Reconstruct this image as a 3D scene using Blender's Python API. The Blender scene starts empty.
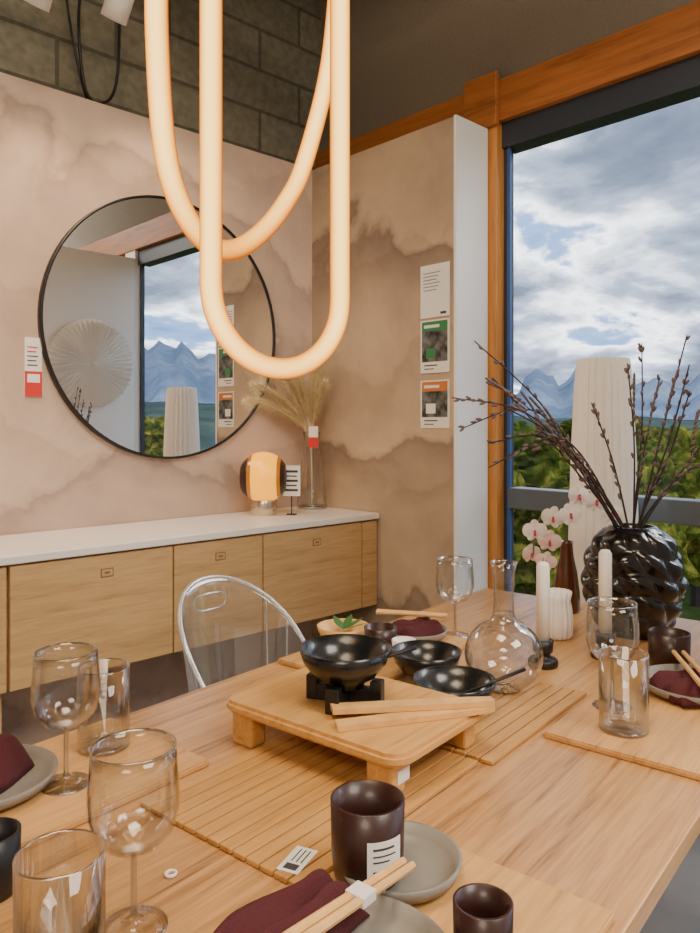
import bpy, bmesh, math, random
from mathutils import Vector, Matrix, noise
random.seed(7)
pi=math.pi
col=bpy.context.scene.collection

# ---------------------------------------------------------------- materials
def newmat(name):
    m=bpy.data.materials.new(name); m.use_nodes=True
    nt=m.node_tree; nt.nodes.clear()
    out=nt.nodes.new('ShaderNodeOutputMaterial')
    return m,nt,out
def mat(name,c,rough=.5,metal=0,bump=0,bscale=50,coat=0,emit=None,es=0,spec=.5,var=0):
    m,nt,out=newmat(name)
    b=nt.nodes.new('ShaderNodeBsdfPrincipled')
    b.inputs['Base Color'].default_value=(*c,1); b.inputs['Roughness'].default_value=rough
    b.inputs['Metallic'].default_value=metal; b.inputs['Coat Weight'].default_value=coat; b.inputs['Coat Roughness'].default_value=.08
    b.inputs['Specular IOR Level'].default_value=spec
    if emit: b.inputs['Emission Color'].default_value=(*emit,1); b.inputs['Emission Strength'].default_value=es
    if bump or var:
        tc=nt.nodes.new('ShaderNodeTexCoord'); n=nt.nodes.new('ShaderNodeTexNoise')
        n.inputs['Scale'].default_value=bscale; n.inputs['Detail'].default_value=4
        nt.links.new(tc.outputs['Object'],n.inputs['Vector'])
        if bump:
            bp=nt.nodes.new('ShaderNodeBump'); bp.inputs['Strength'].default_value=bump; bp.inputs['Distance'].default_value=.01
            nt.links.new(n.outputs['Fac'],bp.inputs['Height']); nt.links.new(bp.outputs['Normal'],b.inputs['Normal'])
        if var:
            r=nt.nodes.new('ShaderNodeValToRGB')
            r.color_ramp.elements[0].position=.35; r.color_ramp.elements[1].position=.65
            r.color_ramp.elements[0].color=(*[x*(1-var) for x in c],1); r.color_ramp.elements[1].color=(*[min(1,x*(1+var)) for x in c],1)
            nt.links.new(n.outputs['Fac'],r.inputs['Fac']); nt.links.new(r.outputs['Color'],b.inputs['Base Color'])
    nt.links.new(b.outputs[0],out.inputs[0]); return m
def wood(name,c1,c2,axis='x',s=1.0,rough=.42,seed=0,spread=(.40,.80),lng=1.0):
    m,nt,out=newmat(name)
    b=nt.nodes.new('ShaderNodeBsdfPrincipled'); b.inputs['Roughness'].default_value=rough
    tc=nt.nodes.new('ShaderNodeTexCoord'); mp=nt.nodes.new('ShaderNodeMapping')
    sc={'x':(lng,13,13),'y':(13,lng,13),'z':(13,13,lng)}[axis]
    mp.inputs['Scale'].default_value=[k*s for k in sc]; mp.inputs['Location'].default_value=(seed,seed*1.7,seed*.3)
    n=nt.nodes.new('ShaderNodeTexNoise'); n.inputs['Scale'].default_value=1.5; n.inputs['Detail'].default_value=7; n.inputs['Roughness'].default_value=.62; n.inputs['Distortion'].default_value=1.2
    n2=nt.nodes.new('ShaderNodeTexNoise'); n2.inputs['Scale'].default_value=9; n2.inputs['Detail'].default_value=3
    mx=nt.nodes.new('ShaderNodeMath'); mx.operation='MULTIPLY_ADD'; mx.inputs[1].default_value=.35
    r=nt.nodes.new('ShaderNodeValToRGB'); e=r.color_ramp.elements
    e[0].position=spread[0]; e[0].color=(*[q*.72 for q in c2],1); e[1].position=spread[1]; e[1].color=(*c1,1)
    x=e.new((spread[0]*.6+spread[1]*.4)); x.color=(*[(p*.45+q*.55) for p,q in zip(c1,c2)],1)
    nt.links.new(tc.outputs['Object'],mp.inputs['Vector'])
    nt.links.new(mp.outputs[0],n.inputs['Vector']); nt.links.new(mp.outputs[0],n2.inputs['Vector'])
    nt.links.new(n2.outputs['Fac'],mx.inputs[0]); nt.links.new(n.outputs['Fac'],mx.inputs[2])
    nt.links.new(mx.outputs[0],r.inputs['Fac']); nt.links.new(r.outputs['Color'],b.inputs['Base Color'])
    bp=nt.nodes.new('ShaderNodeBump'); bp.inputs['Strength'].default_value=.12; bp.inputs['Distance'].default_value=.004
    nt.links.new(mx.outputs[0],bp.inputs['Height']); nt.links.new(bp.outputs['Normal'],b.inputs['Normal'])
    nt.links.new(b.outputs[0],out.inputs[0]); return m
def clear(name,tint=(.97,.98,.98),base=.03,gain=.6,power=3.5,rough=.02,milk=0):
    m,nt,out=newmat(name); N=nt.nodes.new; L=nt.links.new
    t=N('ShaderNodeBsdfTransparent'); t.inputs[0].default_value=(*tint,1)
    g=N('ShaderNodeBsdfGlossy'); g.inputs['Roughness'].default_value=rough
    f=N('ShaderNodeLayerWeight'); f.inputs['Blend'].default_value=.5
    p=N('ShaderNodeMath'); p.operation='POWER'; p.inputs[1].default_value=power
    mu=N('ShaderNodeMath'); mu.operation='MULTIPLY_ADD'; mu.inputs[1].default_value=gain; mu.inputs[2].default_value=base; mu.use_clamp=True
    mx=N('ShaderNodeMixShader')
    L(f.outputs['Facing'],p.inputs[0]); L(p.outputs[0],mu.inputs[0]); L(mu.outputs[0],mx.inputs[0])
    L(t.outputs[0],mx.inputs[1]); L(g.outputs[0],mx.inputs[2]); last=mx
    if milk:
        d=N('ShaderNodeBsdfDiffuse'); d.inputs[0].default_value=(.85,.87,.88,1)
        m2=N('ShaderNodeMixShader'); m2.inputs[0].default_value=milk
        L(mx.outputs[0],m2.inputs[1]); L(d.outputs[0],m2.inputs[2]); last=m2
    L(last.outputs[0],out.inputs[0]); return m
def wallpaper(name,ca,cb,edge,off=0,kz=1.0):
    m,nt,out=newmat(name); N=nt.nodes.new; L=nt.links.new
    b=N('ShaderNodeBsdfPrincipled'); b.inputs['Roughness'].default_value=.8; b.inputs['Specular IOR Level'].default_value=.15
    tc=N('ShaderNodeTexCoord')
    def layer(o,ns,kn,kz,stops,det=3,rg=.45):
        mp=N('ShaderNodeMapping'); mp.inputs['Location'].default_value=(o,o*.7,o*.2); L(tc.outputs['Object'],mp.inputs[0])
        n=N('ShaderNodeTexNoise'); n.inputs['Scale'].default_value=ns; n.inputs['Detail'].default_value=det; n.inputs['Roughness'].default_value=rg; n.inputs['Distortion'].default_value=.3
        L(mp.outputs[0],n.inputs['Vector'])
        sp=N('ShaderNodeSeparateXYZ'); L(mp.outputs[0],sp.inputs[0])
        a=N('ShaderNodeMath'); a.operation='MULTIPLY_ADD'; a.inputs[1].default_value=kn
        z2=N('ShaderNodeMath'); z2.operation='MULTIPLY'; z2.inputs[1].default_value=kz
        L(sp.outputs['Z'],z2.inputs[0]); L(n.outputs['Fac'],a.inputs[0]); L(z2.outputs[0],a.inputs[2])
        fr=N('ShaderNodeMath'); fr.operation='FRACT'; L(a.outputs[0],fr.inputs[0])
        r=N('ShaderNodeValToRGB'); e=r.color_ramp.elements
        e[0].position=0; e[0].color=(*stops[0][1],1); e[1].position=1; e[1].color=(*stops[-1][1],1)
        for p_,c_ in stops[1:-1]:
            x=e.new(p_); x.color=(*c_,1)
        L(fr.outputs[0],r.inputs['Fac']); return r
    mid=[(p+q)/2 for p,q in zip(ca,cb)]
    r=layer(off,1.5,2.1,kz,[(0,ca),(.45,mid),(.80,cb),(.89,edge),(.93,mid),(1,ca)],5,.5)
    r1=layer(off+5.3,2.1,1.9,1.9,[(0,(1,1,1)),(.6,(.95,.945,.94)),(.87,(.87,.855,.845)),(.92,(.98,.975,.97)),(1,(1,1,1))],6,.5)
    n2=N('ShaderNodeTexNoise'); n2.inputs['Scale'].default_value=1.8; n2.inputs['Detail'].default_value=10; n2.inputs['Roughness'].default_value=.68; n2.inputs['Distortion'].default_value=.3; L(tc.outputs['Object'],n2.inputs['Vector'])
    r2=N('ShaderNodeValToRGB'); r2.color_ramp.elements[0].color=(.76,.75,.77,1); r2.color_ramp.elements[0].position=.36
    r2.color_ramp.elements[1].color=(1.0,.99,.97,1); r2.color_ramp.elements[1].position=.62; L(n2.outputs['Fac'],r2.inputs['Fac'])
    last=r.outputs[0]
    for q in (r1,r2):
        mx=N('ShaderNodeMix'); mx.data_type='RGBA'; mx.blend_type='MULTIPLY'; mx.inputs[0].default_value=.95
        L(last,mx.inputs[6]); L(q.outputs[0],mx.inputs[7]); last=mx.outputs[2]
    L(last,b.inputs['Base Color']); L(b.outputs[0],out.inputs[0]); return m
def blocks(name):
    m,nt,out=newmat(name); N=nt.nodes.new; L=nt.links.new
    b=N('ShaderNodeBsdfPrincipled'); b.inputs['Roughness'].default_value=.9
    tc=N('ShaderNodeTexCoord'); mp=N('ShaderNodeMapping'); mp.inputs['Rotation'].default_value=(-pi/2,0,0)
    L(tc.outputs['Object'],mp.inputs[0])
    k=N('ShaderNodeTexBrick'); k.inputs['Scale'].default_value=1; k.inputs['Brick Width'].default_value=.5; k.inputs['Row Height'].default_value=.2
    k.inputs['Mortar Size'].default_value=.009; k.inputs['Color1'].default_value=(.21,.205,.155,1); k.inputs['Color2'].default_value=(.26,.25,.195,1); k.inputs['Mortar'].default_value=(.13,.125,.10,1)
    L(mp.outputs[0],k.inputs['Vector'])
    n=N('ShaderNodeTexNoise'); n.inputs['Scale'].default_value=30; n.inputs['Detail'].default_value=5; L(tc.outputs['Object'],n.inputs['Vector'])
    mx=N('ShaderNodeMix'); mx.data_type='RGBA'; mx.blend_type='OVERLAY'; mx.inputs[0].default_value=.5
    L(k.outputs['Color'],mx.inputs[6]); L(n.outputs['Fac'],mx.inputs[7]); L(mx.outputs[2],b.inputs['Base Color'])
    bp=N('ShaderNodeBump'); bp.inputs['Strength'].default_value=.5; bp.inputs['Distance'].default_value=.01; L(k.outputs['Fac'],bp.inputs['Height']); bp.invert=True
    L(bp.outputs['Normal'],b.inputs['Normal']); L(b.outputs[0],out.inputs[0]); return m
def ledmat(name,direction):
    # silicone neon flex: glow gradient painted by world normal, brightest along the camera axis, orange at sides
    m,nt,out=newmat(name); N=nt.nodes.new; L=nt.links.new
    g=N('ShaderNodeNewGeometry'); d=N('ShaderNodeVectorMath'); d.operation='DOT_PRODUCT'; d.inputs[1].default_value=direction
    L(g.outputs['Normal'],d.inputs[0]); a=N('ShaderNodeMath'); a.operation='ABSOLUTE'; L(d.outputs['Value'],a.inputs[0])
    r=N('ShaderNodeValToRGB'); e=r.color_ramp.elements
    e[0].position=.15; e[0].color=(.85,.20,.008,1); e[1].position=.98; e[1].color=(1.0,.60,.16,1)
    x=e.new(.6); x.color=(1.0,.40,.045,1); L(a.outputs[0],r.inputs['Fac'])
    s=N('ShaderNodeMapRange'); s.inputs['From Min'].default_value=.15; s.inputs['From Max'].default_value=1; s.inputs['To Min'].default_value=.95; s.inputs['To Max'].default_value=4.0
    L(a.outputs[0],s.inputs['Value'])
    em=N('ShaderNodeEmission'); L(r.outputs[0],em.inputs[0]); L(s.outputs[0],em.inputs[1]); L(em.outputs[0],out.inputs[0]); return m

M_table=wood('oak_table',(.58,.315,.12),(.32,.150,.050),'x',1.9,.30,0,(.47,.78),.7)
M_mat=wood('oak_mat',(.68,.38,.135),(.44,.215,.065),'x',1.8,.40,3)
M_bam=wood('bamboo',(.60,.325,.10),(.42,.20,.05),'x',2,.42,5)
M_stand=wood('bamboo_stand',(.72,.40,.125),(.50,.24,.065),'x',2.2,.34,8)
M_side=wood('oak_front',(.60,.385,.175),(.41,.24,.095),'x',1.4,.5,2)
M_beam=wood('glulam',(.50,.18,.045),(.27,.085,.022),'y',1,.5,4)
M_post=wood('glulam_post',(.68,.30,.07),(.40,.15,.033),'z',1,.5,4)
M_stick=mat('light_bamboo',(.74,.43,.15),.45,var=.12,bscale=30)
M_white=mat('white_paint',(.92,.94,.96),.5)
M_top=mat('white_top',(.86,.82,.79),.3)
M_off=mat('plaster_room',(.66,.62,.57),.8)
M_grey=mat('upper_wall_grey',(.27,.235,.185),.9,bump=.1,bscale=80,var=.06)
M_black=mat('black_matte',(.008,.008,.009),.4)
M_blackgl=mat('black_gloss',(.007,.007,.008),.2,coat=.3)
M_frame=mat('frame_slate',(.035,.045,.065),.4)
M_rail=mat('rail_grey',(.10,.12,.14),.4)
M_blue=mat('frame_blue',(.04,.11,.36),.4)
M_glass=clear('clear_glass',(.978,.984,.986),.045,1.0,2.4,.012)
M_rim=clear('glass_rim',(.82,.84,.85),.25,.7,1.6,.06)
M_pane=clear('window_pane',(.99,.995,1.0),.01,.3,4)
M_acr=clear('acrylic',(.972,.98,.985),.07,.85,2.2,.05,.03)
M_acrrim=clear('acrylic_edge',(.92,.94,.95),.28,.6,2,.2,.25)
M_brown=mat('brown_ceramic',(.033,.010,.007),.36,coat=.1)
M_plate=mat('grey_ceramic',(.24,.22,.19),.4,var=.1,bscale=20)
M_nap=mat('maroon_cloth',(.075,.010,.014),.9,bump=.35,bscale=420)
M_speck=mat('black_glazed',(.008,.009,.010),.26,coat=.2)
M_label=mat('label_paper',(.88,.88,.87),.6)
M_ink=mat('label_ink',(.05,.05,.05),.6)
M_stamp=mat('stamp_brown',(.22,.12,.05),.6)
M_red=mat('label_red',(.65,.03,.03),.5)
M_green=mat('label_green',(.03,.22,.08),.5)
M_orange=mat('label_orange',(.60,.19,.03),.5)
M_photo=mat('label_photo',(.09,.095,.10),.5,var=.9,bscale=28)
M_candle=mat('wax',(.90,.88,.82),.4)
M_ribw=mat('white_pleat',(.92,.91,.88),.6)
M_led=ledmat('led_silicone',(.62,.785,0))
M_mirror=mat('mirror_glass',(.95,.96,.96),.0,metal=1)
M_steel=mat('brushed_brass_steel',(.66,.58,.46),.25,metal=1)
M_pampas=mat('pampas',(.86,.74,.46),.9)
M_twig=mat('twig',(.035,.022,.02),.7)
M_bud=mat('catkin',(.17,.125,.13),.9)
M_petal=mat('petal_white',(.95,.90,.88),.6)
M_petalp=mat('petal_blush',(.93,.74,.70),.6)
M_pink=mat('petal_pink',(.62,.07,.11),.6)
M_stem=mat('stem_green',(.12,.16,.05),.6)
M_leaf=mat('leaf_green',(.04,.14,.03),.5)
M_vbrown=mat('brown_glass',(.10,.028,.010),.12,coat=.4)
M_amber=mat('amber_shade',(.8,.38,.02),.3,emit=(1,.40,.008),es=1.35)
M_amberdk=mat('amber_shade_dark',(.30,.12,.01),.2,emit=(.8,.25,.004),es=.35,coat=.3)
M_floor=mat('floor_grey',(.20,.18,.155),.45,var=.25,bscale=3)
M_ceil=mat('ceiling_dark',(.13,.125,.115),.9)
M_wpA=wallpaper('wallpaper_a',(.78,.61,.495),(.595,.465,.39),(.505,.39,.325),0)
M_wpB=wallpaper('wallpaper_b',(.68,.53,.375),(.42,.32,.245),(.34,.25,.19),3.3,1.3)
M_block=blocks('concrete_block')

# ---------------------------------------------------------------- geometry helpers
def place(o,parent):
    col.objects.link(o)
    if parent: o.parent=parent
    return o
def empty(name,loc=(0,0,0),rot=0):
    e=bpy.data.objects.new(name,None); e.empty_display_size=.05
    e.location=loc; e.rotation_euler=(0,0,rot); col.objects.link(e); return e
def finish(name,bm,m,smooth=False,parent=None,loc=(0,0,0),rot=(0,0,0)):
    bmesh.ops.recalc_face_normals(bm,faces=bm.faces[:])
    me=bpy.data.meshes.new(name); bm.to_mesh(me); bm.free()
    for mm in (m if isinstance(m,(list,tuple)) else [m]): me.materials.append(mm)
    if smooth:
        for p in me.polygons: p.use_smooth=True
    o=bpy.data.objects.new(name,me); o.location=loc; o.rotation_euler=rot
    return place(o,parent)
def addbox(bm,c,s,bev=0,mi=0,rotz=0):
    r=bmesh.ops.create_cube(bm,size=1); vs=r['verts']
    bmesh.ops.scale(bm,vec=s,verts=vs)
    if rotz: bmesh.ops.rotate(bm,cent=(0,0,0),matrix=Matrix.Rotation(rotz,3,'Z'),verts=vs)
    bmesh.ops.translate(bm,vec=c,verts=vs)
    fs=set(f for v in vs for f in v.link_faces)
    for f in fs: f.material_index=mi
    if bev:
        es=list(set(e for v in vs for e in v.link_edges))
        bmesh.ops.bevel(bm,geom=es,offset=bev,segments=2,affect='EDGES',profile=.5)
def box(name,c,s,m,bev=0,parent=None,rotz=0):
    bm=bmesh.new(); addbox(bm,(0,0,0),s,bev)
    return finish(name,bm,m,False,parent,c,(0,0,rotz))
def wbox(name,x0,x1,y0,y1,z0,z1,m,bev=0,parent=None):
    return box(name,((x0+x1)/2,(y0+y1)/2,(z0+z1)/2),(x1-x0,y1-y0,z1-z0),m,bev,parent)
def rboard(name,sx,sy,sz,rad,m,parent=None,loc=(0,0,0),bev=.004):
    bm=bmesh.new(); vs=[]
    for (cx,cy,a0) in ((sx/2-rad,sy/2-rad,0),(-sx/2+rad,sy/2-rad,90),(-sx/2+rad,-sy/2+rad,180),(sx/2-rad,-sy/2+rad,270)):
        for k in range(9):
            a=math.radians(a0+k*90/8); vs.append(bm.verts.new((cx+rad*math.cos(a),cy+rad*math.sin(a),0)))
    f=bm.faces.new(vs); r=bmesh.ops.extrude_face_region(bm,geom=[f])
    bmesh.ops.translate(bm,vec=(0,0,sz),verts=[v for v in r['geom'] if isinstance(v,bmesh.types.BMVert)])
    es=[e for e in bm.edges if abs(e.verts[0].co.z-e.verts[1].co.z)<1e-6]
    bmesh.ops.bevel(bm,geom=es,offset=bev,segments=2,affect='EDGES')
    return finish(name,bm,m,False,parent,loc)
def lathe(name,prof,m,seg=48,parent=None,loc=(0,0,0),rot=(0,0,0),mod=None,smooth=True):
    bm=bmesh.new(); rings=[]
    for (r,z) in prof:
        if r<1e-5: rings.append([bm.verts.new((0,0,z))]); continue
        ring=[]
        for k in range(seg):
            a=2*pi*k/seg; rr=r*(mod(a,z) if mod else 1)
            ring.append(bm.verts.new((rr*math.cos(a),rr*math.sin(a),z)))
        rings.append(ring)
    for A,B in zip(rings,rings[1:]):
        for k in range(seg):
            k2=(k+1)%seg
            try:
                if len(A)==1 and len(B)==1: continue
                if len(A)==1: bm.faces.new((A[0],B[k],B[k2]))
                elif len(B)==1: bm.faces.new((A[k],A[k2],B[0]))
                else: bm.faces.new((A[k],A[k2],B[k2],B[k]))
            except ValueError: pass
    return finish(name,bm,m,smooth,parent,loc,rot)
def addtube(bm,pts,r,seg=8,closed=False,mi=0):
    pts=[Vector(p) for p in pts]; n=len(pts); rings=[]
    up=Vector((.31,.17,.93)).normalized()
    for i,p in enumerate(pts):
        if closed: t=(pts[(i+1)%n]-pts[i-1])
        else: t=pts[min(i+1,n-1)]-pts[max(i-1,0)]
        t.normalize()
        s=up-t*up.dot(t)
        if s.length<1e-4: s=Vector((1,0,0))-t*t.x
        s.normalize(); up=s; q=t.cross(s)
        rr=r[i] if isinstance(r,(list,tuple)) else r
        rings.append([bm.verts.new(p+rr*(math.cos(2*pi*k/seg)*s+math.sin(2*pi*k/seg)*q)) for k in range(seg)])
    pairs=list(zip(rings,rings[1:]))
    for A,B in pairs:
        for k in range(seg):
            f=bm.faces.new((A[k],A[(k+1)%seg],B[(k+1)%seg],B[k])); f.material_index=mi
    if closed:
        A,B=rings[-1],rings[0]
        off=min(range(seg),key=lambda o:(A[0].co-B[o].co).length)
        for k in range(seg):
            f=bm.faces.new((A[k],A[(k+1)%seg],B[(k+1+off)%seg],B[(k+off)%seg])); f.material_index=mi
    else:
        for R in (rings[0],rings[-1]):
            f=bm.faces.new(R); f.material_index=mi
def smoothpts(pts,n=6,closed=False):
    P=[Vector(p) for p in pts]; out=[]; L=len(P)
    rng=range(L) if closed else range(L-1)
    for i in rng:
        if closed: a,b,c,d=P[i-1],P[i],P[(i+1)%L],P[(i+2)%L]
        else: a,b,c,d=P[max(i-1,0)],P[i],P[i+1],P[min(i+2,L-1)]
        for k in range(n):
            t=k/n
            out.append(.5*((2*b)+(c-a)*t+(2*a-5*b+4*c-d)*t*t+(3*b-a-3*c+d)*t**3))
    if not closed: out.append(P[-1])
    return out
def tube(name,pts,r,m,parent=None,closed=False,seg=16,sm=6):
    bm=bmesh.new(); addtube(bm,smoothpts(pts,sm,closed) if sm else pts,r,seg,closed)
    return finish(name,bm,m,True,parent)
def addell(bm,c,axis,a,b,mi=0,seg=8,rg=6):
    r=bmesh.ops.create_uvsphere(bm,u_segments=seg,v_segments=rg,radius=1); vs=r['verts']
    q=Vector((0,0,1)).rotation_difference(Vector(axis).normalized()).to_matrix().to_4x4()
    mt=Matrix.Translation(c)@q@Matrix.Diagonal((b,b,a,1))
    bmesh.ops.transform(bm,matrix=mt,verts=vs)
    for f in set(f for v in vs for f in v.link_faces): f.material_index=mi

# table frame ------------------------------------------------------------
ANG=.1322; CA,SA=math.cos(ANG),math.sin(ANG)
TZ=.755
def T(u,w,z=TZ): return (CA*u-SA*w, SA*u+CA*w, z)
def tgrp(name,u,w,z=TZ,rot=0): return empty(name,T(u,w,z),ANG+rot)
MT=.011
MZ=TZ+MT

# ---------------------------------------------------------------- room shell
wbox('floor',-4,2.75,-4,3.1,-.1,0,M_floor)
wbox('ceiling',-4,2.9,-4,3.1,3.7,3.8,M_ceil)
wbox('wall_left',-4.1,-4,-4,3.1,0,3.7,M_off)
wbox('wall_front',-4,2.75,-4.1,-4,0,3.7,M_off)
wbox('wall_back_block',-4,2.9,2.95,3.1,0,3.7,M_block)
wbox('wall_back',-2.5,2.331,2.71,2.80,0,2.535,M_wpA)
wp=empty('wall_partition')
wbox('paper_face',2.331,2.345,1.85,2.80,0,2.53,M_wpB,parent=wp)
wbox('white_core',2.345,2.54,1.85,2.80,0,2.53,M_white,parent=wp)
wbox('white_end',2.331,2.54,1.838,1.85,0,2.535,M_white,parent=wp)
wbox('wall_right',2.60,2.75,-4,2.95,2.73,3.7,M_grey)
wbox('wall_right_lower',2.62,2.75,1.95,2.95,0,2.56,M_grey)
wbox('trim_beam',2.555,2.75,-4,2.95,2.56,2.73,M_beam,.004)
p=empty('trim_post')
wbox('post',2.55,2.64,1.80,1.95,0,2.56,M_post,.004,p)
wbox('post_head',2.53,2.555,1.79,1.955,2.54,2.76,M_beam,.004,p)
wbox('trim_post_mid',2.565,2.64,.30,.450,0,2.56,M_white,.002)
def window(name,y0,y1):
    g=empty(name)
    wbox('head',2.585,2.68,y0,y1,2.455,2.56,M_frame,parent=g)
    wbox('sill',2.585,2.70,y0,y1,0,.12,M_frame,parent=g)
    wbox('jamb_a',2.60,2.63,y1-.028,y1,.12,2.455,M_frame,parent=g)
    wbox('jamb_blue',2.596,2.606,y1-.034,y1-.018,.12,2.455,M_blue,parent=g)
    wbox('jamb_b',2.60,2.63,y0,y0+.015,.12,2.455,M_frame,parent=g)
    wbox('transom',2.585,2.67,y0+.015,y1-.028,.965,1.05,M_rail,.004,g)
    wbox('pane',2.618,2.623,y0+.015,y1-.028,.12,2.455,M_pane,parent=g)
    return g
window('window_1',.455,1.80)
window('window_2',-1.8,.30)
window('window_3',-3.9,-2.0)
wbox('trim_post_rear',2.56,2.64,-2.0,-1.8,0,2.56,M_post,.004)
wbox('wall_panel',1.55,2.56,.40,.455,0,2.50,M_white)
bm=bmesh.new(); n=48; R=.30
c0=bm.verts.new((0,.04,0)); inner=[];outer=[]
for k in range(n*2):
    a=pi*k/n; d=.045 if k%2 else 0
    inner.append(bm.verts.new((.03*math.cos(a),.036+d*.1,.03*math.sin(a))))
    outer.append(bm.verts.new((R*math.cos(a+.25),.002+d,R*math.sin(a+.25))))
for k in range(n*2):
    k2=(k+1)%(2*n); bm.faces.new((inner[k],inner[k2],outer[k2],outer[k])); bm.faces.new((c0,inner[k],inner[k2]))
finish('pleated_wall_rosette',bm,M_ribw,False,None,(2.23,.457,1.73))

# ---------------------------------------------------------------- mirror
g=empty('round_wall_mirror',(1.56,2.71,1.70))
lathe('glass',[(0,0),(.523,0)],M_mirror,96,g,(0,-.022,0),(pi/2,0,0))
lathe('frame',[(.520,-.002),(.520,.006),(.529,.006),(.529,-.022),(.516,-.022),(.516,-.002)],M_black,128,g,(0,-.022,0),(pi/2,0,0))

# ---------------------------------------------------------------- sideboard
g=empty('wall_mounted_sideboard')
wbox('carcass',-.4,2.322,2.285,2.705,.53,.90,M_side,parent=g)
wbox('worktop',-.42,2.326,2.255,2.705,.90,.925,M_top,.003,g)
for i,(a,b) in enumerate(((-.4,.17),(.175,.772),(.782,1.318),(1.324,1.700),(1.706,2.225),(2.231,2.318))):
    wbox('door_front_%d'%i,a,b,2.262,2.284,.527,.893,M_side,.002,g)
for i,a in enumerate((1.06,1.49,1.95)):
    wbox('stamp_%d'%i,a,a+.042,2.2605,2.2622,.822,.850,M_stamp,parent=g)
    wbox('stamp_in_%d'%i,a+.003,a+.039,2.2598,2.2606,.825,.847,M_side,parent=g)
    wbox('stamp_line_%d'%i,a+.012,a+.03,2.2592,2.2599,.833,.839,M_stamp,parent=g)
g=empty('side_cabinet')
wbox('body',-.4,.768,2.29,2.705,.12,.525,M_side,.002,g)
wbox('plinth',-.38,.75,2.33,2.705,0,.12,M_black,parent=g)

# ---------------------------------------------------------------- wall signs / tags
def sign(name,x,y0,y1,z0,z1,kind):
    g=empty(name)
    wbox('card',x-.004,x,y0,y1,z0,z1,M_label,parent=g); h=z1-z0
    if kind==0:
        for k in range(6): wbox('line_%d'%k,x-.0046,x-.004,y0+.045+.01*(k%3),y1-.015,z1-.035-k*.014,z1-.032-k*.014,M_ink if k==2 else M_rail,parent=g)
        wbox('logo',x-.0046,x-.004,y0+.015,y0+.045,z0+.01,z0+.02,M_ink,parent=g)
    else:
        wbox('header',x-.0046,x-.004,y0+.008,y1-.008,z1-.045,z1-.006,M_green if kind==1 else M_orange,parent=g)
        wbox('picture',x-.0046,x-.004,y0+.008,y1-.008,z0+.045,z1-.045,M_photo,parent=g)
        wbox('picture_detail',x-.0052,x-.0046,y0+.07,y1-.03,z0+.06,z0+.10,M_label if kind==2 else M_green,parent=g)
        wbox('line',x-.0046,x-.004,y0+.06,y1-.02,z0+.028,z0+.033,M_ink,parent=g)
        wbox('line_b',x-.0046,x-.004,y0+.08,y1-.02,z0+.014,z0+.018,M_ink,parent=g)
        wbox('headline',x-.0052,x-.0046,y0+.05,y1-.02,z1-.032,z1-.020,M_label,parent=g)
sign('wall_sign',2.331,1.87,2.02,1.745,1.96,0)
sign('wall_sign',2.331,1.87,2.02,1.52,1.735,1)
sign('wall_sign',2.331,1.87,2.02,1.295,1.49,2)
g=empty('price_tag')
wbox('card',.985,1.045,2.704,2.709,1.41,1.62,M_label,parent=g)
wbox('red',.985,1.045,2.7028,2.704,1.41,1.50,M_red,parent=g)
wbox('white_inset',.993,1.037,2.702,2.7028,1.46,1.49,M_label,parent=g)
for k in range(5): wbox('line_%d'%k,.993,1.03-.005*(k%2),2.7028,2.704,1.52+k*.016,1.524+k*.016,M_red if k>2 else M_ink,parent=g)

# ---------------------------------------------------------------- dining table
g=tgrp('dining_table',0,0,0)
box('top',(1.205,.7515,TZ-.014),(2.11,.953,.028),M_table,.003,g)
for i,(u,w) in enumerate(((.22,.35),(2.19,.35),(.22,1.155),(2.19,1.155))):
    box('leg_%d'%i,(u,w,(TZ-.028)/2),(.07,.07,TZ-.028),M_table,.004,g)
for i,(c,s) in enumerate((((1.205,.35,TZ-.068),(1.9,.025,.08)),((1.205,1.155,TZ-.068),(1.9,.025,.08)),((.22,.75,TZ-.068),(.025,.75,.08)),((2.19,.75,TZ-.068),(.025,.75,.08)))):
    box('apron_%d'%i,c,s,M_table,0,g)

def placemat(u0,u1,w0,w1):
    rboard('placemat',u1-u0,w1-w0,MT,.006,M_mat,None,T((u0+u1)/2,(w0+w1)/2),.0025).rotation_euler=(0,0,ANG)
placemat(.38,.80,.935,1.215)
placemat(1.24,1.66,.93,1.215)
placemat(.41,.835,.29,.575)
placemat(1.24,1.66,.29,.56)
def slatmat(u0,u1,w0,w1,n):
    bm=bmesh.new(); d=(w1-w0)/n
    for k in range(n): addbox(bm,(0,-(w1-w0)/2+(k+.5)*d,.0045),(u1-u0,d-.0028,.007),.0014)
    for e in (-.42,.42): addbox(bm,(e*(u1-u0),0,.001),(.012,(w1-w0)-.004,.002),0)
    finish('slatted_bamboo_mat',bm,M_bam,False,None,T((u0+u1)/2,(w0+w1)/2),(0,0,ANG))
slatmat(.65,1.075,.595,.915,13)
slatmat(1.085,1.49,.575,.90,13)
SM=TZ+.008
def label(u,w,z,sx,sy,rot):
    g=tgrp('price_label',u,w,z,rot)
    box('card',(0,0,.0004),(sx,sy,.0006),M_label,0,g)
    box('barcode',(-sx*.3,0,.0008),(sx*.22,sy*.6,.0003),M_ink,0,g)
    for k in range(3): box('line_%d'%k,(sx*.15,-sy*.25+k*sy*.22,.0008),(sx*.5,.0018,.0003),M_ink,0,g)
label(.687,.637,SM,.055,.03,.25)
g=tgrp('plastic_ring',.575,.745,TZ)
lathe('ring',[(.006,.0),(.008,.002),(.008,.004),(.006,.005),(.005,.003),(.006,0)],M_candle,24,g)

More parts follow.
